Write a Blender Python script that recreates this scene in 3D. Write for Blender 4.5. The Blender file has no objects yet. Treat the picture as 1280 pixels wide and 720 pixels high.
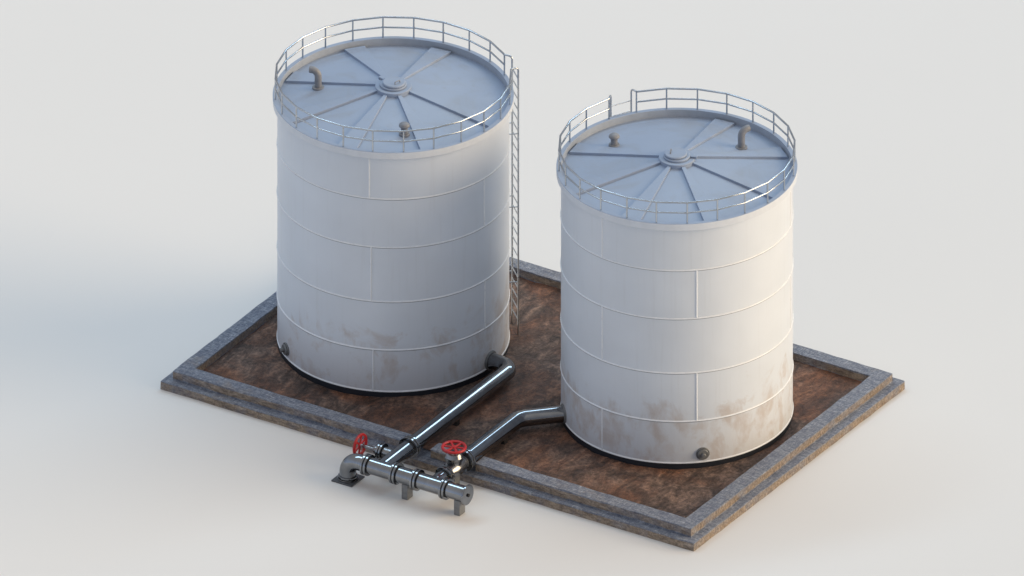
import bpy, bmesh, math, random
from mathutils import Vector, Matrix, noise

random.seed(7)
sc = bpy.context.scene
COL = sc.collection
PI = math.pi
A = math.radians(32.16)                       # yaw of the slab against the view
RV = Vector((math.cos(A), math.sin(A), 0))    # view right, on the ground
FV = Vector((-math.sin(A), math.cos(A), 0))   # view away, on the ground
PITCH = math.radians(29.0)


def pol(r, beta, z=0.0):
    """Point at radius r, bearing beta (degrees, 0 = away, 90 = right)."""
    b = math.radians(beta)
    v = RV * (math.sin(b) * r) + FV * (math.cos(b) * r)
    return Vector((v.x, v.y, z))


# ------------------------------------------------------------------ materials
def new_mat(name):
    m = bpy.data.materials.new(name)
    m.use_nodes = True
    nt = m.node_tree
    return m, nt, nt.nodes['Principled BSDF']


def node(nt, kind, **kw):
    n = nt.nodes.new(kind)
    for k, v in kw.items():
        if k.startswith('i_'):
            n.inputs[k[2:].replace('_', ' ')].default_value = v
        else:
            setattr(n, k, v)
    return n


def ramp(nt, stops, src=None):
    n = nt.nodes.new('ShaderNodeValToRGB')
    el = n.color_ramp.elements
    while len(el) > 1:
        el.remove(el[-1])
    el[0].position, el[0].color = stops[0][0], (*stops[0][1], 1)
    for p, c in stops[1:]:
        e = el.new(p)
        e.color = (*c, 1)
    if src is not None:
        nt.links.new(src, n.inputs['Fac'])
    return n


def g(v):
    return (v, v, v)


def mixc(nt, fac, a, b, mode='MIX'):
    n = nt.nodes.new('ShaderNodeMix')
    n.data_type = 'RGBA'
    n.blend_type = mode
    for sock, v in ((n.inputs[0], fac), (n.inputs[6], a), (n.inputs[7], b)):
        if isinstance(v, bpy.types.NodeSocket):
            nt.links.new(v, sock)
        elif isinstance(v, tuple):
            sock.default_value = (*v, 1)
        else:
            sock.default_value = v
    return n.outputs[2]


def math_n(nt, op, a, b=None, clamp=False):
    n = nt.nodes.new('ShaderNodeMath')
    n.operation = op
    n.use_clamp = clamp
    for i, v in enumerate((a, b)):
        if v is None:
            continue
        if isinstance(v, bpy.types.NodeSocket):
            nt.links.new(v, n.inputs[i])
        else:
            n.inputs[i].default_value = v
    return n.outputs[0]


def coords(nt, scale=(1, 1, 1), rot=(0, 0, 0), space='Object', loc=(0, 0, 0)):
    t = nt.nodes.new('ShaderNodeTexCoord')
    m = nt.nodes.new('ShaderNodeMapping')
    m.inputs['Scale'].default_value = scale
    m.inputs['Rotation'].default_value = rot
    m.inputs['Location'].default_value = loc
    nt.links.new(t.outputs[space], m.inputs['Vector'])
    return m.outputs['Vector']


def tex_noise(nt, vec, scale, detail=6, rough=.6, dist=0.0):
    n = nt.nodes.new('ShaderNodeTexNoise')
    n.inputs['Scale'].default_value = scale
    n.inputs['Detail'].default_value = detail
    n.inputs['Roughness'].default_value = rough
    n.inputs['Distortion'].default_value = dist
    nt.links.new(vec, n.inputs['Vector'])
    return n.outputs['Fac']


def bump(nt, bsdf, height, strength, dist):
    n = nt.nodes.new('ShaderNodeBump')
    n.inputs['Strength'].default_value = strength
    n.inputs['Distance'].default_value = dist
    nt.links.new(height, n.inputs['Height'])
    nt.links.new(n.outputs['Normal'], bsdf.inputs['Normal'])


def mat_paint(name, base, seed, stain=True):
    m, nt, b = new_mat(name)
    v = coords(nt, loc=(seed, seed * .7, 0))
    big = tex_noise(nt, v, .35, 3, .5)
    tint = ramp(nt, [(.3, tuple(c * .95 for c in base)), (.7, tuple(min(1, c * 1.03) for c in base))], big).outputs[0]
    col = tint
    rough = None
    if not stain:                      # dried puddle marks and dust on the flat roof
        pm = tex_noise(nt, coords(nt, loc=(seed, 0, 0)), .5, 7, .65, .8)
        col = mixc(nt, math_n(nt, 'MULTIPLY', ramp(nt, [(.48, g(0)), (.68, g(1))], pm).outputs[0], .38), col, (.27, .285, .31))
        sp_ = tex_noise(nt, v, 2.6, 6, .7)
        col = mixc(nt, math_n(nt, 'MULTIPLY', ramp(nt, [(.60, g(0)), (.75, g(1))], sp_).outputs[0], .25), col, (.22, .20, .19))
    if stain:
        t = nt.nodes.new('ShaderNodeTexCoord')
        sep = nt.nodes.new('ShaderNodeSeparateXYZ')
        nt.links.new(t.outputs['Object'], sep.inputs[0])
        z = sep.outputs['Z']
        low = ramp(nt, [(.0, g(1)), (.19, g(.93)), (.26, g(.72)), (.36, g(.36)), (.5, g(.05)), (1, g(0))],
                   math_n(nt, 'DIVIDE', z, 12.0)).outputs[0]
        patch = tex_noise(nt, coords(nt, (1, 1, 1.0), loc=(seed * 3, seed, 1.7)), .42, 8, .64, .6)
        k = math_n(nt, 'ADD', patch, math_n(nt, 'MULTIPLY', math_n(nt, 'SUBTRACT', low, .75), .40))
        mask = ramp(nt, [(.48, g(0)), (.54, g(.55)), (.64, g(1))], k).outputs[0]
        fine = tex_noise(nt, coords(nt, (1, 1, .6), loc=(seed, 0, 0)), 1.3, 9, .62, .3)
        mask2 = math_n(nt, 'MULTIPLY', mask, ramp(nt, [(.40, g(.0)), (.60, g(1))], fine).outputs[0])
        film = ramp(nt, [(.0, g(.26)), (.19, g(.08)), (.225, g(0)), (1, g(0))], math_n(nt, 'DIVIDE', z, 12.0)).outputs[0]
        f2 = math_n(nt, 'MULTIPLY', film, ramp(nt, [(.35, g(.3)), (.65, g(1))], big).outputs[0])
        tot = math_n(nt, 'MAXIMUM', math_n(nt, 'MULTIPLY', mask2, .46), f2)
        col = mixc(nt, tot, tint, (.34, .222, .135))
        # faint vertical run-off streaks
        st = tex_noise(nt, coords(nt, (1, 1, .04), loc=(seed, 2, 0)), 5.0, 4, .6)
        col = mixc(nt, math_n(nt, 'MULTIPLY', ramp(nt, [(.55, g(0)), (.8, g(1))], st).outputs[0], .10), col, (.30, .28, .26))
        rough = math_n(nt, 'ADD', math_n(nt, 'MULTIPLY', tot, .5), .42)
    nt.links.new(col, b.inputs['Base Color'])
    if rough is not None:
        nt.links.new(rough, b.inputs['Roughness'])
    else:
        b.inputs['Roughness'].default_value = .48
    bump(nt, b, tex_noise(nt, v, 1.1, 3, .5), .25, .012)
    return m


def mat_plain(name, base, rough=.5, metal=0.0, var=.12, scale=3.0, bmp=0.0):
    m, nt, b = new_mat(name)
    v = coords(nt)
    n = tex_noise(nt, v, scale, 6, .6)
    c = ramp(nt, [(.3, tuple(x * (1 - var) for x in base)), (.7, tuple(min(1, x * (1 + var)) for x in base))], n)
    nt.links.new(c.outputs[0], b.inputs['Base Color'])
    b.inputs['Metallic'].default_value = metal
    r = ramp(nt, [(.3, g(max(.02, rough * .8))), (.7, g(min(1, rough * 1.25)))], tex_noise(nt, v, scale * 2.3, 5, .6))
    nt.links.new(r.outputs[0], b.inputs['Roughness'])
    if bmp:
        bump(nt, b, tex_noise(nt, v, scale * 6, 4, .6), bmp, .01)
    return m


def mat_stone(name):
    m, nt, b = new_mat(name)
    v = coords(nt)
    streak = tex_noise(nt, coords(nt, (1.0, 4.2, 2.6), (0, 0, .7)), 2.6, 10, .74, .6)
    streak2 = tex_noise(nt, coords(nt, (4.0, 1.0, 2.6), (0, 0, -.3)), 3.3, 10, .76, .8)
    both = mixc(nt, .5, streak, streak2)
    patch = tex_noise(nt, v, .6, 6, .65, .5)
    grain = tex_noise(nt, v, 14, 6, .75)
    c1 = ramp(nt, [(.30, (.085, .10, .15)), (.45, (.21, .245, .335)), (.53, (.335, .375, .465)), (.62, (.64, .68, .76))],
              both).outputs[0]
    c2 = ramp(nt, [(.32, (.17, .125, .092)), (.46, (.35, .265, .19)), (.55, (.52, .39, .27)), (.66, (.66, .54, .42))], streak).outputs[0]
    # warm sides and cool tops: tint of the light put into the stone colour
    t = nt.nodes.new('ShaderNodeTexCoord')
    sep = nt.nodes.new('ShaderNodeSeparateXYZ')
    nt.links.new(t.outputs['Object'], sep.inputs[0])
    z = math_n(nt, 'ADD', sep.outputs['Z'], math_n(nt, 'MULTIPLY', math_n(nt, 'SUBTRACT', patch, .5), .22))
    side_tint = ramp(nt, [(.0, g(1)), (.33, g(1)), (.38, g(.05)), (.44, g(.05)), (.49, g(1)), (.76, g(.9)), (.80, g(.05)), (1, g(.05))], z).outputs[0]
    side_tint = math_n(nt, 'MULTIPLY', side_tint, ramp(nt, [(.30, g(.25)), (.55, g(1))], patch).outputs[0])
    spots = ramp(nt, [(.56, g(0)), (.72, g(.4))], patch).outputs[0]
    col = mixc(nt, math_n(nt, 'MAXIMUM', math_n(nt, 'MULTIPLY', side_tint, .92), spots), c1, c2)
    col = mixc(nt, .8, col, ramp(nt, [(.33, g(.66)), (.66, g(1.3))], grain).outputs[0], 'MULTIPLY')
    nt.links.new(col, b.inputs['Base Color'])
    b.inputs['Roughness'].default_value = .75
    h = math_n(nt, 'ADD', both, math_n(nt, 'MULTIPLY', grain, .3))
    bump(nt, b, h, 1.0, .30)
    return m


def mat_dirt(name):
    m, nt, b = new_mat(name)
    v = coords(nt)
    flow = tex_noise(nt, coords(nt, (1.0, .42, 1), (0, 0, .25)), .55, 10, .66, 1.1)
    lay = tex_noise(nt, coords(nt, (1.0, .5, 1), (0, 0, .45)), 1.5, 10, .72, .8)
    patch = tex_noise(nt, v, .22, 5, .6, .5)
    grain = tex_noise(nt, v, 6, 9, .8)
    brown = ramp(nt, [(.34, (.014, .010, .008)), (.45, (.055, .031, .020)), (.54, (.115, .062, .036)), (.66, (.215, .135, .085))],
                 mixc(nt, .45, flow, lay)).outputs[0]
    grey = ramp(nt, [(.34, (.016, .015, .016)), (.48, (.055, .048, .045)), (.64, (.150, .128, .113))], lay).outputs[0]
    col = mixc(nt, ramp(nt, [(.42, g(.2)), (.54, g(.95))], patch).outputs[0], brown, grey)
    col = mixc(nt, .75, col, ramp(nt, [(.38, g(.2)), (.62, g(1.5))], grain).outputs[0], 'MULTIPLY')
    col = mixc(nt, 1.0, col, (1.55, 1.42, 1.36), 'MULTIPLY')
    col = mixc(nt, 1.0, col, (1.36, 1.14, 1.03), 'MULTIPLY')
    nt.links.new(col, b.inputs['Base Color'])
    nt.links.new(ramp(nt, [(.4, g(.32)), (.6, g(.72))], patch).outputs[0], b.inputs['Roughness'])
    h = math_n(nt, 'ADD', mixc(nt, .5, flow, lay), math_n(nt, 'MULTIPLY', grain, .22))
    bump(nt, b, h, 1.0, .34)
    return m


def mat_steel(name, base, rough, seed, wavy=.05):
    m, nt, b = new_mat(name)
    v = coords(nt, loc=(seed, seed, seed))
    n = tex_noise(nt, v, 1.4, 7, .65, .4)
    c = ramp(nt, [(.3, tuple(x * .82 for x in base)), (.65, tuple(min(1, x * 1.12) for x in base))], n)
    nt.links.new(c.outputs[0], b.inputs['Base Color'])
    b.inputs['Metallic'].default_value = 1.0
    r = ramp(nt, [(.3, g(rough * .8)), (.72, g(rough * 1.3))], tex_noise(nt, v, 3.5, 8, .7))
    nt.links.new(r.outputs[0], b.inputs['Roughness'])
    if wavy:
        bump(nt, b, tex_noise(nt, v, 1.2, 2, .5), wavy, .01)
    return m


def mat_ground(name):
    m, nt, b = new_mat(name)
    n = tex_noise(nt, coords(nt), .06, 4, .5)
    c = ramp(nt, [(.3, GROUND_A), (.7, GROUND_B)], n)
    nt.links.new(c.outputs[0], b.inputs['Base Color'])
    b.inputs['Roughness'].default_value = .6
    b.inputs['Specular IOR Level'].default_value = .25
    return m


GROUND_A = (.745, .725, .705)
GROUND_B = (.755, .735, .715)
M = dict(
    wall=mat_paint('white_tank_paint', (.60, .65, .72), 3.1),
    wall_two=mat_paint('white_tank_paint_second', (.60, .645, .705), 11.4),
    seam=mat_plain('seam_paint', (.72, .75, .79), .3, 0, .05),
    rim=mat_plain('white_rim_paint', (.59, .63, .69), .42, 0, .04),
    roof=mat_paint('sky_tinted_roof_paint', (.31, .38, .505), 5.2, stain=False),  # blue of the sky light on roof and rim top is put into this colour
    lining=mat_plain('shaded_lining_paint', (.37, .415, .48), .5, 0, .06),  # white inner rim wall, its bluish shade painted into the colour
    gap=mat_plain('grey_seam_shade', (.24, .25, .28), .6, 0, .1),  # painted shade for the strips below the weld beads
    vent=mat_plain('grey_vent_paint', (.22, .23, .255), .5, 0, .15, 4),
    dark=mat_plain('black_bitumen', (.012, .016, .024), .5, 0, .2, 3),
    rail=mat_steel('galvanised_rail', (.50, .53, .565), .20, 1.0, 0),
    ladder=mat_steel('galvanised_ladder', (.52, .545, .575), .28, 2.0, 0),
    steel=mat_steel('dark_polished_steel', (.26, .27, .285), .10, 4.0),
    chrome=mat_steel('bright_steel', (.25, .25, .255), .24, 6.0),
    gasket=mat_plain('black_gasket', (.01, .011, .013), .45, 0, .2, 5),
    bracket=mat_plain('grey_leg_paint', (.19, .195, .20), .45, .4, .15, 4),
    pit=mat_plain('rusty_black_bracket', (.03, .028, .027), .6, .2, .25, 4),
    red=mat_plain('red_enamel', (.42, .012, .014), .32, 0, .1, 5),
    flange=mat_plain('grey_cast_flange', (.17, .175, .18), .5, .3, .2, 5),
    plate=mat_plain('dark_plate', (.09, .092, .10), .5, .3, .2, 4),
    stone=mat_stone('rough_concrete'),
    dirt=mat_dirt('brown_earth'),
    ground=mat_ground('pale_studio_ground'),
)


# ------------------------------------------------------------------ mesh tools
class MB:
    def __init__(self):
        self.v, self.f, self.s = [], [], []

    def add(self, verts, faces, smooth=False):
        o = len(self.v)
        self.v += [tuple(p) for p in verts]
        self.f += [tuple(i + o for i in f) for f in faces]
        self.s += [smooth] * len(faces)
        return self

    def box(self, c, size, rot=0.0):
        cx, cy, cz = c
        hx, hy, hz = (s / 2 for s in size)
        ca, sa = math.cos(rot), math.sin(rot)
        vs = []
        for dz in (-hz, hz):
            for dx, dy in ((-hx, -hy), (hx, -hy), (hx, hy), (-hx, hy)):
                vs.append((cx + dx * ca - dy * sa, cy + dx * sa + dy * ca, cz + dz))
        return self.add(vs, [(3, 2, 1, 0), (4, 5, 6, 7), (0, 1, 5, 4), (1, 2, 6, 5), (2, 3, 7, 6), (3, 0, 4, 7)])

    def frame_of(self, d):
        d = d.normalized()
        up = Vector((0, 0, 1)) if abs(d.z) < .95 else Vector((1, 0, 0))
        u = d.cross(up).normalized()
        return u, u.cross(d).normalized()

    def revolve(self, origin, axis, prof, n=40, a0=0.0, a1=2 * PI):
        """prof = [(radius, distance along axis)]; runs given as None break the smoothing."""
        origin, axis = Vector(origin), Vector(axis).normalized()
        u, w = self.frame_of(axis)
        full = abs((a1 - a0) - 2 * PI) < 1e-6
        cnt = n if full else n + 1
        runs, cur = [], []
        for p in prof:
            if p is None:
                runs.append(cur)
                cur = [cur[-1]]
            else:
                cur.append(p)
        runs.append(cur)
        for run in runs:
            vs, fs = [], []
            for r, h in run:
                for i in range(cnt):
                    t = a0 + (a1 - a0) * i / n
                    vs.append(origin + axis * h + (u * math.cos(t) + w * math.sin(t)) * max(r, 1e-4))
            for k in range(len(run) - 1):
                for i in range(n):
                    j = (i + 1) % cnt
                    fs.append((k * cnt + i, k * cnt + j, (k + 1) * cnt + j, (k + 1) * cnt + i))
            self.add(vs, fs, True)
        return self

    def hard(self, origin, axis, prof, n=40):
        """revolve with every profile corner sharp."""
        p = []
        for i, q in enumerate(prof):
            p.append(q)
            if 0 < i < len(prof) - 1:
                p.append(None)
        return self.revolve(origin, axis, p, n)

    def disc(self, origin, axis, r, h0, h1, n=40, bev=.012, hole=0.0):
        prof = [(hole, h0), (r - bev, h0), (r, h0 + bev), (r, h1 - bev), (r - bev, h1), (hole, h1)]
        return self.hard(origin, axis, prof, n)

    def tube(self, pts, r, n=12, cap=True, closed=False):
        pts = [Vector(p) for p in pts]
        m = len(pts)
        tans = []
        for i in range(m):
            if closed:
                d = (pts[(i + 1) % m] - pts[i]).normalized() + (pts[i] - pts[i - 1]).normalized()
            elif i == 0:
                d = pts[1] - pts[0]
            elif i == m - 1:
                d = pts[-1] - pts[-2]
            else:
                d = (pts[i + 1] - pts[i]).normalized() + (pts[i] - pts[i - 1]).normalized()
            tans.append(d.normalized())
        u, w = self.frame_of(tans[0])
        vs = []
        for i in range(m):
            if i:
                q = tans[i - 1].rotation_difference(tans[i])
                u = q @ u
                w = q @ w
            k = 1.0
            if 0 < i < m - 1 or closed:
                a = (pts[(i + 1) % m] - pts[i]).normalized()
                k = 1 / max(.5, tans[i].dot(a))
            # keep the section true across a mitred bend
            bend = None
            if k > 1.001:
                bend = ((pts[(i + 1) % m] - pts[i]).normalized() - (pts[i] - pts[i - 1]).normalized()).normalized()
            for j in range(n):
                t = 2 * PI * j / n
                off = (u * math.cos(t) + w * math.sin(t)) * r
                if bend is not None:
                    off += bend * (off.dot(bend) * (k - 1))
                vs.append(pts[i] + off)
        fs = []
        for i in range(m if closed else m - 1):
            i2 = (i + 1) % m
            for j in range(n):
                j2 = (j + 1) % n
                fs.append((i * n + j, i * n + j2, i2 * n + j2, i2 * n + j))
        self.add(vs, fs, True)
        if cap and not closed:
            self.add(vs[:n], [tuple(range(n - 1, -1, -1))])
            self.add(vs[-n:], [tuple(range(n))])
        return self

    def rough_box(self, x0, x1, y0, y1, z0, z1, step=.28, amp=.02, bottom=False):
        """A cast block whose faces and arrises wander a little."""
        nx, ny, nz = (max(1, round((b - a) / step)) for a, b in ((x0, x1), (y0, y1), (z0, z1)))

        def P(x, y, z):
            q = Vector((x, y, z))
            d = noise.noise_vector(q * 1.3) * amp + noise.noise_vector(q * 4.1) * (amp * .55)
            if z <= .001:
                d.z = 0
            return q + d

        def grid(f, a, b):
            vs = [P(*f(i / a, j / b)) for i in range(a + 1) for j in range(b + 1)]
            fs = [(i * (b + 1) + j, (i + 1) * (b + 1) + j, (i + 1) * (b + 1) + j + 1, i * (b + 1) + j + 1)
                  for i in range(a) for j in range(b)]
            self.add(vs, fs)
        lx = lambda t: x0 + (x1 - x0) * t
        ly = lambda t: y0 + (y1 - y0) * t
        lz = lambda t: z0 + (z1 - z0) * t
        grid(lambda s, t: (lx(s), ly(t), z1), nx, ny)
        grid(lambda s, t: (lx(s), y0, lz(t)), nx, nz)
        grid(lambda s, t: (lx(1 - s), y1, lz(t)), nx, nz)
        grid(lambda s, t: (x0, ly(1 - s), lz(t)), ny, nz)
        grid(lambda s, t: (x1, ly(s), lz(t)), ny, nz)
        if bottom:
            grid(lambda s, t: (lx(1 - s), ly(t), z0), nx, ny)
        return self

    def build(self, name, mat, parent=None, bevel=0.0):
        me = bpy.data.meshes.new(name)
        me.from_pydata(self.v, [], self.f)
        me.polygons.foreach_set('use_smooth', self.s)
        me.update()
        bm = bmesh.new()
        bm.from_mesh(me)
        bmesh.ops.recalc_face_normals(bm, faces=bm.faces)
        bm.to_mesh(me)
        bm.free()
        me.materials.append(mat)
        o = bpy.data.objects.new(name, me)
        COL.objects.link(o)
        if parent is not None:
            o.parent = parent
        if bevel:
            bv = o.modifiers.new('bevel', 'BEVEL')
            bv.width = bevel
            bv.segments = 2
            bv.limit_method = 'ANGLE'
        return o


def thing(name, label, cat, loc=(0, 0, 0), group=None):
    o = bpy.data.objects.new(name, None)
    COL.objects.link(o)
    o.location = loc
    o['label'] = label
    o['category'] = cat
    if group:
        o['group'] = group
    return o


def structure(o, label):
    o['kind'] = 'structure'
    o['label'] = label
    o['category'] = 'ground'
    return o


def arc(c, p_from, p_to, n=8):
    """Quarter-ish arc about c from p_from to p_to (same radius)."""
    c, a, b = Vector(c), Vector(p_from), Vector(p_to)
    va, vb = a - c, b - c
    q = va.rotation_difference(vb)
    ax, an = q.to_axis_angle()
    return [c + Matrix.Rotation(an * i / n, 3, ax) @ va for i in range(n + 1)]


# ------------------------------------------------------------------ ground, bund
W, D = 27.14, 17.08
FLOOR = .45
K0, KW, ZB, ZK = .38, .70, .40, .83

gm = MB()
gm.add([(-400, -400, 0), (450, -400, 0), (450, 450, 0), (-400, 450, 0)], [(0, 1, 2, 3)])
structure(gm.build('ground', M['ground']), 'plain pale ground all round the concrete bund')

dm = MB()
x0, x1, y0, y1 = K0 + KW - .2, W - K0 - KW + .2, K0 + KW - .2, D - K0 - KW + .2
NX, NY = 150, 100
vs = []
for i in range(NX + 1):
    for j in range(NY + 1):
        x, y = x0 + (x1 - x0) * i / NX, y0 + (y1 - y0) * j / NY
        q = Vector((x * .9 + y * .15, y * .45 - x * .1, 0))
        z = FLOOR + .055 * noise.noise(q * .6) + .035 * noise.noise(q * 1.7) + .02 * noise.noise(Vector((x, y, 3)) * 3.1)
        vs.append((x, y, z))
dm.add(vs, [(i * (NY + 1) + j, (i + 1) * (NY + 1) + j, (i + 1) * (NY + 1) + j + 1, i * (NY + 1) + j + 1)
            for i in range(NX) for j in range(NY)], True)
structure(dm.build('dirt_floor', M['dirt']), 'rough brown earth floor inside the concrete bund')

bund = thing('containment_bund', 'stepped low rough concrete bund enclosing brown earth and two white tanks', 'bund', (0, 0, 0))
b = MB()
w2 = K0 + KW + .3
b.rough_box(0, W, 0, w2, 0, ZB)
b.rough_box(0, W, D - w2, D, 0, ZB)
b.rough_box(0, w2, w2, D - w2, 0, ZB)
b.rough_box(W - w2, W, w2, D - w2, 0, ZB)
b.build('footing', M['stone'], bund)
k = MB()
ix0, ix1 = K0, W - K0
for a, c in ((ix0, 12.12), (13.50, 14.98), (15.78, ix1)):          # cut away where the two pipes cross
    k.rough_box(a, c, K0, K0 + KW, ZB - .05, ZK)
k.rough_box(ix0, ix1, D - K0 - KW, D - K0, ZB - .05, ZK)
k.rough_box(ix0, ix0 + KW, K0 + KW, D - K0 - KW, ZB - .05, ZK)
k.rough_box(ix1 - KW, ix1, K0 + KW, D - K0 - KW, ZB - .05, ZK)
k.build('kerb_wall', M['stone'], bund)


# ------------------------------------------------------------------ tanks
R = 5.0
ZW = .28                     # underside of the white shell above the earth
ZT = ZW + 11.88              # top of the rim
SEAMS = [ZW + z for z in (2.065, 4.445, 7.12, 9.5)]
RIMB = ZT - .34
ROOF0, SLOPE = ZT - .34, .145


def roof_z(r):
    return ROOF0 + (R - r) * SLOPE


def make_tank(label, loc, wall, odd, even, rail_rot, missing, goose, mush, hatch_dir, flange_b, odd_tilt):
    t = thing('storage_tank', label, 'tank', loc, 'white storage tanks in the bund')
    base = MB()
    base.hard((0, 0, 0), (0, 0, 1), [(0, -.15), (R + .015, -.15), (R + .015, ZW), (0, ZW)], 96)
    base.build('base_ring', M['dark'], t)
    sh = MB()
    sh.revolve((0, 0, 0), (0, 0, 1), [(R, ZW), (R, RIMB)], 128)
    shell = sh.build('shell', wall, t)
    for z in [ZW + .02] + SEAMS:
        s = MB()
        prof = [(R - .01, z - .04), (R + .028, z - .036), None, (R + .034, z - .02), (R + .028, z + .016), (R - .01, z + .034)]
        s.revolve((0, 0, 0), (0, 0, 1), prof, 128)
        so_ = s.build('weld_seam', M['seam'], shell)
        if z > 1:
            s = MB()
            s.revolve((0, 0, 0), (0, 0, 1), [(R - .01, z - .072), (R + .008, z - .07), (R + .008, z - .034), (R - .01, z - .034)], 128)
            s.build('seam_shade', M['gap'], so_)  # dark strip added as the shadow line under the bead
    levels = [ZW + .02] + SEAMS + [RIMB]
    for c in range(5):                     # course 0 is the lowest
        lst = odd if c % 2 == 0 else even
        for gamma in lst:
            beta = 180 - gamma + (odd_tilt * (c - 2) if c % 2 == 0 else odd_tilt * .5 * (c - 2))
            s = MB()
            p, q = pol(R, beta, levels[c]), pol(R, beta, levels[c + 1])
            d = pol(1, beta)
            tn = Vector((-d.y, d.x, 0))
            hw, ht = .042, .036
            sec = [(-hw, -.01), (-hw * .6, ht * .8), (0, ht), (hw * .6, ht * .8), (hw, -.01)]
            vv = [P + tn * a_ + d * b_ for P in (p, q) for a_, b_ in sec]
            s.add(vv, [(i, i + 1, i + 6, i + 5) for i in range(4)], True)
            s.build('vertical_seam', M['seam'], shell)
    # blind flange low on the shell
    fb = MB()
    d = pol(1, flange_b)
    fp = pol(R - .03, flange_b, ZW + .42)
    fb.disc(fp, d, .30, 0, .09)
    fb.disc(fp, d, .24, .09, .17, bev=.02)
    fo = fb.build('blind_flange', M['flange'], t)
    hb = MB()
    hb.disc(fp, d, .10, .16, .32, 24, .02)
    hb.build('plug', M['flange'], fo)
    # rim
    rm = MB()
    ro = R + .2
    rm.hard((0, 0, 0), (0, 0, 1), [(R - .005, RIMB), (ro - .02, RIMB), (ro, RIMB + .02), (ro, ZT - .012)], 96)
    rim_o = rm.build('rim', M['rim'], t)
    rm = MB()
    rm.hard((0, 0, 0), (0, 0, 1), [(ro, ZT - .012), (ro - .012, ZT), (R + .01, ZT), (R, ZT - .01)], 96)
    rm.build('rim_cap', M['roof'], rim_o)  # upper face of the white rim, sky tint painted in
    rm = MB()
    rm.revolve((0, 0, 0), (0, 0, 1), [(R, ZT - .01), (R, ROOF0 - .05)], 96)
    rm.build('rim_lining', M['lining'], rim_o)
    # roof
    rf = MB()
    rf.revolve((0, 0, 0), (0, 0, 1), [(R, ROOF0), (R - .25, ROOF0 + .02), (2.5, roof_z(2.5)), (.3, roof_z(.3)), (0, roof_z(.3))], 128)
    roof = rf.build('roof', M['roof'], t)
    for kx in range(8):
        bt = 25 + 45 * kx
        if abs((bt - missing + 180) % 360 - 180) < 2:
            continue
        s = MB()
        ra, rb = .74, R - .07
        N = 8
        vv = []
        hh = .105
        for i in range(N + 1):
            r = ra + (rb - ra) * i / N
            half = math.degrees((.07 + (.475 - .07) * (i / N)) / r)
            for dz in (-.02, hh):
                for sg in (-1, 1):
                    p = pol(r, bt + sg * half, roof_z(r) + dz)
                    vv.append(p)
        ff = []
        for i in range(N):
            a_ = 4 * i
            c_ = a_ + 4
            ff += [(a_ + 2, a_ + 3, c_ + 3, c_ + 2), (a_, a_ + 2, c_ + 2, c_), (a_ + 3, a_ + 1, c_ + 1, c_ + 3)]
        ff += [(0, 1, 3, 2), (4 * N, 4 * N + 2, 4 * N + 3, 4 * N + 1)]
        s.add(vv, ff)
        s.build('roof_rib', M['roof'], roof, .012)
    # roof hatch
    hz = roof_z(.8)
    h = MB()
    h.disc((0, 0, 0), (0, 0, 1), .785, hz - .12, hz + .19, 48, .02)
    hatch = h.build('roof_hatch', M['roof'], t)
    h = MB()
    h.disc((0, 0, 0), (0, 0, 1), .58, hz + .19, hz + .29, 48, .03)
    h.build('hatch_neck', M['roof'], hatch)
    lid = MB()
    c0 = pol(.05, hatch_dir + 180)
    lid.disc((c0.x, c0.y, 0), (0, 0, 1), .49, hz + .29, hz + .39, 48, .03)
    lo = lid.build('hatch_lid', M['roof'], hatch)
    hn = MB()
    pa, pb = pol(.30, hatch_dir + 180 - 28, hz + .385), pol(.30, hatch_dir + 180 + 28, hz + .385)
    up = Vector((0, 0, .11))
    hn.tube([pa, pa + up * .8, pa + up + (pb - pa) * .15, pb + up + (pa - pb) * .15, pb + up * .8, pb], .022, 8)
    hn.build('handle', M['vent'], lo)
    hg = MB()
    d = pol(1, hatch_dir)
    hp = pol(.74, hatch_dir, hz + .25)
    hg.box(hp, (.30, .13, .06), math.atan2(d.y, d.x))
    hg.box(pol(.84, hatch_dir, hz + .20), (.07, .18, .10), math.atan2(d.y, d.x))
    hg.build('hinge', M['roof'], hatch, .015)
    # goose neck vent
    r, bt = goose
    z = roof_z(r)
    d = pol(1, bt)
    p0 = pol(r, bt, z)
    gv = MB()
    top = p0 + Vector((0, 0, .56))
    pts = [p0 - Vector((0, 0, .05)), top]
    cc = top + d * .30
    pts += [cc - d * (.30 * math.cos(a_)) + Vector((0, 0, .30 * math.sin(a_))) for a_ in (PI / 2 * i / 10 * 1.04 for i in range(1, 11))]
    pts.append(pts[-1] + d * .06)
    gv.tube(pts, .155, 24, cap=False)
    gv.tube([p for p in pts[-4:]], .125, 24, cap=True)
    go = gv.build('gooseneck_vent', M['vent'], t)
    gf = MB()
    gf.disc(p0, (0, 0, 1), .26, -.04, .07, 32, .02)
    gf.build('vent_flange', M['vent'], go)
    # mushroom vent
    r, bt = mush
    z = roof_z(r)
    p0 = pol(r, bt, z)
    mv = MB()
    mv.hard(p0, (0, 0, 1), [(.15, -.04), (.15, .33), (.11, .33), (.11, .46)], 28)
    mo = mv.build('mushroom_vent', M['vent'], t)
    mf = MB()
    mf.disc(p0, (0, 0, 1), .24, -.05, .07, 32, .02)
    mf.build('vent_flange', M['vent'], mo)
    mc = MB()
    mc.revolve(p0, (0, 0, 1), [(.09, .43), (.235, .40), None, (.24, .44), (.215, .50), (.15, .55), (.07, .575), (0, .58)], 32)
    mc.build('vent_cap', M['vent'], mo)
    # railing
    rail = MB()
    RR = R + .1
    angs = [85 + 15 * i + rail_rot for i in range(24)]        # from one side of the gap round to the other
    zt, zm = ZT + 1.0, ZT + .5
    top_pts = [pol(RR, a_, zt) for a_ in angs]
    s1, s2 = (5.36, 72.9 + rail_rot), (5.42, 83.7 + rail_rot)
    rail.tube(top_pts, .044, 10)
    ro_ = rail.build('top_rail', M['rail'], t)
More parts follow.
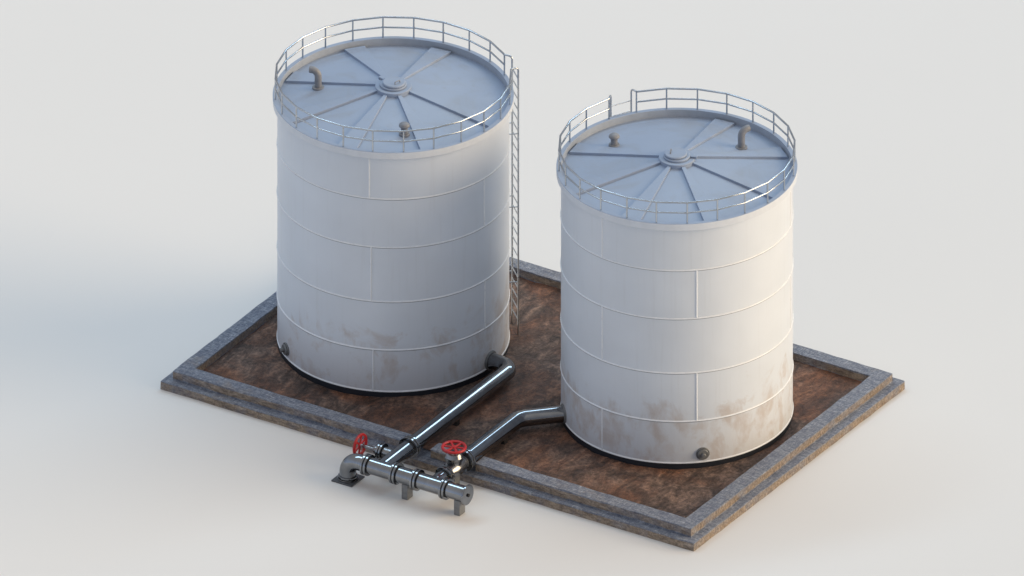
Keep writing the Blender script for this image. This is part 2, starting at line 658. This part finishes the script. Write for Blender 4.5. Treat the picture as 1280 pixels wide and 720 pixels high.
    mr = MB()
    mr.tube([pol(RR, a_, zm) for a_ in angs], .04, 10)
    mr.build('mid_rail', M['rail'], t)
    for a_ in angs:
        p = MB()
        p.tube([pol(RR, a_, ZT - .01), pol(RR, a_, zt)], .038, 10)
        po = p.build('rail_post', M['rail'], ro_)
    # ladder
    lad = bpy.data.objects.new('ladder', None)
    COL.objects.link(lad)
    lad.parent = t
    for (sr, sb), pb_ in ((s1, 70 + rail_rot), (s2, 85 + rail_rot)):
        s = MB()
        top = pol(sr, sb, zt)
        e = pol(RR, pb_, zt)
        hv = (e - top)
        L = hv.length
        hv.normalize()
        rad = min(.14, L * .45)
        cpt = top + hv * rad - Vector((0, 0, rad))
        pts = [pol(sr, sb, -.05), pol(sr, sb, 4), pol(sr, sb, 8)] + arc(cpt, cpt - hv * rad, cpt + Vector((0, 0, rad)), 7) + [e]
        s.tube(pts, .042, 10)
        s.build('stringer', M['ladder'], lad)
    nr = 0
    z = .72
    while z < zt - .4:
        rg = MB()
        rg.tube([pol(s1[0], s1[1], z), pol(s2[0], s2[1], z)], .026, 8)
        rg.build('rung', M['ladder'], lad)
        z += .516
    for z in (2.6, 6.3, 9.9):
        for sr, sb in (s1, s2):
            bk = MB()
            bk.tube([pol(sr, sb, z), pol(R - .02, sb, z)], .025, 8)
            bk.build('stand_off', M['ladder'], lad)
    return t


TA, TB = (6.65, 8.25, FLOOR), (20.38, 9.38, FLOOR)
make_tank('white steel tank at left, farther back, with its tall ladder in view on its right', TA, M['wall'],
          (-11, 109, -131), (51.8, 171, -70.0 - 50), 0, 70, (3.33, -76.5), (3.38, 171.9), -42, 180 + 67, .5)
make_tank('sunlit white steel tank at right, standing nearest the front corner, its ladder hidden behind', TB, M['wall_two'],
          (-40.1, 78, -161), (9.8, 129, -110), -105, -20, (3.31, 57.1), (3.38, -53.1), 97, 180 - 12.8, 0)


# ------------------------------------------------------------------ pipework
ZP = 1.02
PR = .365
X1, X2, YM = 12.8, 15.42, -2.5


def flange_pair(parent, c, axis, r, mat=None, w=.10, gap=.06, name='flange', hole=.3):
    axis = Vector(axis).normalized()
    c = Vector(c)
    f = MB()
    f.disc(c, axis, r, gap / 2, gap / 2 + w, 40, .012, hole)
    f.disc(c, axis, r, -gap / 2 - w, -gap / 2, 40, .012, hole)
    o = f.build(name, mat or M['steel'], parent)
    q = MB()
    q.disc(c, axis, r - .03, -gap / 2 - .002, gap / 2 + .002, 32, .002, hole)
    q.build('gasket', M['gasket'], o)
    for s in (-1, 1):                               # dark joint line where each flange meets the tube
        q = MB()
        q.disc(c, axis, hole + .075, s * (gap / 2 + w + .016) - .018, s * (gap / 2 + w + .016) + .018, 32, .004, hole - .02)
        q.build('joint_ring', M['gasket'], o)
    return o


def bend(pts_corner, r_b, n=10):
    a, c, e = (Vector(p) for p in pts_corner)
    d1, d2 = (a - c).normalized(), (e - c).normalized()
    half = math.acos(max(-1, min(1, d1.dot(d2)))) / 2
    tl = r_b / math.tan(half)
    p1, p2 = c + d1 * tl, c + d2 * tl
    cen = c + (d1 + d2).normalized() * (r_b / math.sin(half))
    return arc(cen, p1, p2, n)


def leg_box(parent, x, y, ztop, z0=0.0, sx=.30, sy=.45, mat=None):
    m = MB()
    m.box((x, y, (z0 + ztop) / 2), (sx, sy, ztop - z0))
    return m.build('support_leg', mat or M['bracket'], parent, .012)


# manifold
man = thing('pipe_manifold', 'polished steel pipe manifold on grey legs in front of the concrete bund', 'pipe', (11.1, YM, 0))


def loc(o, root):
    return o


def rel(root, p):
    return Vector(p) - Vector(root.location)


mo = Vector(man.location)
m_ = MB()
m_.tube([Vector((11.75, YM, ZP)) - mo, Vector((17.12, YM, ZP)) - mo], PR, 40)
m_.build('header_pipe', M['steel'], man)
m_ = MB()
pts = [Vector((11.1, YM, .06)), *bend([(11.1, YM, .06), (11.1, YM, ZP), (12.0, YM, ZP)], .62, 12), Vector((11.8, YM, ZP))]
m_.tube([p - mo for p in pts], PR + .005, 40)
m_.build('elbow', M['steel'], man)
m_ = MB()
m_.box(Vector((11.1, YM, .035)) - mo, (1.04, 1.06, .07))
pl = m_.build('base_plate', M['plate'], man, .01)
m_ = MB()
m_.disc(Vector((11.1, YM, 0)) - mo, (0, 0, 1), PR + .10, .07, .13, 36, .01)
m_.disc(Vector((11.1, YM, 0)) - mo, (0, 0, 1), PR + .06, .17, .24, 36, .01)
m_.build('foot_collar', M['steel'], man)
m_ = MB()
m_.disc(Vector((11.1, YM, 0)) - mo, (0, 0, 1), PR + .04, .13, .17, 36, .005)
m_.build('gasket', M['gasket'], man)
for x in (12.10, 13.57, 14.62, 16.10):
    flange_pair(man, Vector((x, YM, ZP)) - mo, (1, 0, 0), PR + .115)
m_ = MB()
m_.disc(Vector((17.12, YM, ZP)) - mo, (1, 0, 0), PR + .10, 0, .10, 40, .02)
cap = m_.build('end_cap', M['steel'], man)
m_ = MB()
m_.disc(Vector((17.12, YM, ZP)) - mo, (1, 0, 0), .075, .09, .17, 16, .02)
m_.build('drain_plug', M['gasket'], cap)
for x in (14.12, 16.78):
    leg_box(man, x - mo.x, 0, .72)
# branch sockets of the header
for x in (X1, X2):
    m_ = MB()
    m_.tube([Vector((x, YM + .05, ZP)) - mo, Vector((x, -1.62 if x == X2 else -.33, ZP)) - mo], PR if x == X1 else PR - .06, 36, cap=False)
    m_.build('branch_pipe', M['steel'], man)

# valve on the first line: wheel on a level stem
va = thing('gate_valve', 'valve with upright red handwheel on a level stem beside the longer pipe', 'valve', (X1, -1.2, ZP))
d = Vector((-1, 0, 0))
m_ = MB()
m_.hard((0, 0, 0), d, [(.27, .2), (.27, .66), (.0, .66)], 36)
m_.build('valve_body', M['chrome'], va)
flange_pair(va, d * .80, d, .40, M['steel'], .09, .04, hole=.18)
m_ = MB()
m_.hard((0, 0, 0), d, [(.0, .93), (.20, .93), (.20, 1.10), (.16, 1.16), (.0, 1.16)], 32)
m_.build('bonnet', M['chrome'], va)
m_ = MB()
m_.disc((0, 0, 0), d, .085, 1.14, 1.90, 24, .01)
m_.build('stem', M['chrome'], va)


def handwheel(parent, c, axis, r, roll=0.0):
    c, axis = Vector(c), Vector(axis).normalized()
    f = MB()
    u, w = f.frame_of(axis)
    cs, sn = math.cos(roll), math.sin(roll)
    u, w = u * cs + w * sn, w * cs - u * sn
    rim = MB()
    n, rr, hw = 48, r - .06, .07
    prof = [(-.06, -.04), (.042, -.055), (.06, 0), (.042, .055), (-.06, .04)]
    vs, fs = [], []
    for i in range(n):
        t = 2 * PI * i / n
        e = u * math.cos(t) + w * math.sin(t)
        for a_, b_ in prof:
            vs.append(c + e * (rr + a_) + axis * b_)
    m = len(prof)
    for i in range(n):
        for j in range(m):
            fs.append((i * m + j, i * m + (j + 1) % m, ((i + 1) % n) * m + (j + 1) % m, ((i + 1) % n) * m + j))
    rim.add(vs, fs, True)
    wheel = rim.build('handwheel', M['red'], parent)
    for i in range(6):
        t = 2 * PI * i / 6
        e = u * math.cos(t) + w * math.sin(t)
        s_ = axis.cross(e)
        sp = MB()
        vv = []
        for rad, half in ((.06, .045), (rr - .03, .05)):
            for a_ in (-1, 1):
                for b_ in (-.03, .03):
                    vv.append(c + e * rad + s_ * (half * a_) + axis * b_)
        sp.add(vv, [(0, 1, 3, 2), (4, 6, 7, 5), (0, 4, 5, 1), (2, 3, 7, 6), (1, 5, 7, 3), (0, 2, 6, 4)])
        sp.build('spoke', M['red'], wheel, .01)
    hb = MB()
    hb.disc(c, axis, .10, -.06, .06, 24, .015)
    hb.build('hub', M['red'], wheel)
    return wheel


handwheel(va, d * 1.90, d, .54, .3)

# first outlet pipe
p1 = thing('outlet_pipe', 'longer polished steel pipe with a bright streak running from the left tank over the kerb', 'pipe', (X1, 8.05, ZP),
           'outlet pipes from the tanks')
o1 = Vector(p1.location)
m_ = MB()
pts = [Vector((TA[0] + R - .1, 8.18, ZP)), *bend([(TA[0] + R - .1, 8.18, ZP), (X1, 8.10, ZP), (X1, 0, ZP)], .56, 14), Vector((X1, -.02, ZP))]
m_.tube([p - o1 for p in pts], PR, 44)
m_.build('pipe', M['steel'], p1)
m_ = MB()
m_.disc(Vector((TA[0] + R - .08, 8.18, ZP)) - o1, (1, 0, 0), .45, 0, .14, 40, .03, .2)
m_.build('wall_flange', M['flange'], p1)
flange_pair(p1, Vector((X1, -.20, ZP)) - o1, (0, 1, 0), PR + .13)
leg_box(p1, 0, 3.4 - o1.y, .72 - ZP, FLOOR - ZP - .08, .42, .26, M['pit'])

# second outlet pipe, with a 45 degree bend
sx, sy = TB[0] - R * math.sqrt(.5), TB[1] - R * math.sqrt(.5)
ye = sy - (sx - X2)
p2 = thing('outlet_pipe', 'shorter dark steel pipe bending from the right tank to the valve with the level handwheel', 'pipe', (X2, ye, ZP),
           'outlet pipes from the tanks')
o2 = Vector(p2.location)
m_ = MB()
pts = [Vector((sx + .1, sy + .1, ZP)), *bend([(sx, sy, ZP), (X2, ye, ZP), (X2, 0, ZP)], .9, 8), Vector((X2, .1, ZP))]
m_.tube([p - o2 for p in pts], PR + .01, 44)
m_.build('pipe', M['steel'], p2)
m_ = MB()
m_.disc(Vector((sx + .04, sy + .04, ZP)) - o2, (-1, -1, 0), .44, 0, .13, 40, .03, .2)
m_.build('wall_flange', M['flange'], p2)
flange_pair(p2, Vector((X2, .10, ZP)) - o2, (0, 1, 0), PR + .13)
leg_box(p2, 0, 3.1 - o2.y, .72 - ZP, FLOOR - ZP - .08, .42, .26, M['pit'])

# valve on the second line: level wheel
vb = thing('gate_valve', 'valve with level red handwheel on an upright steel bonnet at the shorter pipe', 'valve', (X2, -.79, ZP))
m_ = MB()
m_.revolve((0, 0, 0), (0, 1, 0), [(.29, -.62), (.30, -.50), (.40, -.28), (.42, 0), (.40, .28), (.34, .55), (.34, .75)], 40)
m_.build('valve_body', M['chrome'], vb)
m_ = MB()
m_.revolve((0, 0, 0), (0, 0, 1), [(.34, .20), (.34, .42), None, (.40, .45), (.40, .60), None, (.37, .64), (.36, .74), (.26, .84), (.12, .88), (0, .88)], 40)
m_.build('bonnet', M['chrome'], vb)
m_ = MB()
m_.disc((0, 0, 0), (0, 0, 1), .075, .86, 1.04, 24, .01)
m_.build('stem', M['chrome'], vb)
handwheel(vb, (0, 0, 1.04), (0, 0, 1), .56, .2)
flange_pair(vb, (0, -.74, 0), (0, 1, 0), .43, hole=.24)
leg_box(vb, 0, .05, -.36, -ZP, .30, .40)

# ------------------------------------------------------------------ light
SUN_B, SUN_E = 98.0, 14.0                   # bearing and height of the warm key light
sd = pol(math.cos(math.radians(SUN_E)), SUN_B, math.sin(math.radians(SUN_E)))
sl = bpy.data.lights.new('warm_key', 'SUN')
sl.energy = 3.75
sl.angle = math.radians(44)
sl.color = (1.0, .785, .53)
so = bpy.data.objects.new('warm_key', sl)
COL.objects.link(so)
so.rotation_euler = sd.to_track_quat('Z', 'Y').to_euler()

# long cool strip light slanting high behind the tanks: the streak along the pipes
def aim(beta, elev):
    e = math.radians(elev)
    return pol(math.cos(e), beta, math.sin(e))


SA, SB, SB_D = aim(-38, 60), aim(36, 41.5), 420.0
zz = (SA + SB).normalized()
xx = (SB - SA).normalized()
yy = zz.cross(xx)
al = bpy.data.lights.new('cool_strip', 'AREA')
al.shape = 'RECTANGLE'
al.size, al.size_y = 760, 62
al.energy = 7.5 * PI * 760 * 62
al.color = (.54, .79, 1.0)
ao = bpy.data.objects.new('cool_strip', al)
COL.objects.link(ao)
ao.matrix_world = Matrix.Translation(RV * 15 + FV * 8 + zz * SB_D) @ Matrix((xx, yy, zz)).transposed().to_4x4()

w = bpy.data.worlds.new('World')
sc.world = w
w.use_nodes = True
nt = w.node_tree
bg = nt.nodes['Background']
tc = nt.nodes.new('ShaderNodeTexCoord')
sp = nt.nodes.new('ShaderNodeSeparateXYZ')
nt.links.new(tc.outputs['Generated'], sp.inputs[0])
# cooler sky low on the left, neutral on the right, palest overhead
dotn = nt.nodes.new('ShaderNodeVectorMath')
dotn.operation = 'DOT_PRODUCT'
nt.links.new(tc.outputs['Generated'], dotn.inputs[0])
dotn.inputs[1].default_value = pol(1, -112)
side = ramp(nt, [(.35, (.17, .18, .21)), (.70, (.33, .39, .50)), (1.0, (.60, .72, .94))], math_n(nt, 'ADD', math_n(nt, 'MULTIPLY', dotn.outputs['Value'], .5), .5)).outputs[0]
hgt = ramp(nt, [(.05, g(0)), (.75, g(1))], sp.outputs['Z']).outputs[0]
nt.links.new(mixc(nt, hgt, side, (.53, .51, .50)), bg.inputs['Color'])
bg.inputs['Strength'].default_value = 1.0

# ------------------------------------------------------------------ camera
SC = 29.0                                     # pixels of the 1280 frame per metre
s_, c_ = .4848, .8746
r0, u0 = (640 - 201) / SC, (486.4 - 360) / SC
f0 = u0 / s_
tgt = RV * r0 + FV * f0
cd = bpy.data.cameras.new('camera')
cd.type = 'ORTHO'
cd.ortho_scale = 1280 / SC
cd.clip_start = .1
cd.clip_end = 1500
co = bpy.data.objects.new('camera', cd)
COL.objects.link(co)
back = -FV * math.cos(PITCH) + Vector((0, 0, math.sin(PITCH)))
co.location = tgt + back * 90
co.rotation_euler = back.to_track_quat('Z', 'Y').to_euler()
sc.camera = co

sc.view_settings.view_transform = 'Standard'
sc.view_settings.look = 'None'
sc.view_settings.exposure = 0
sc.view_settings.gamma = 1
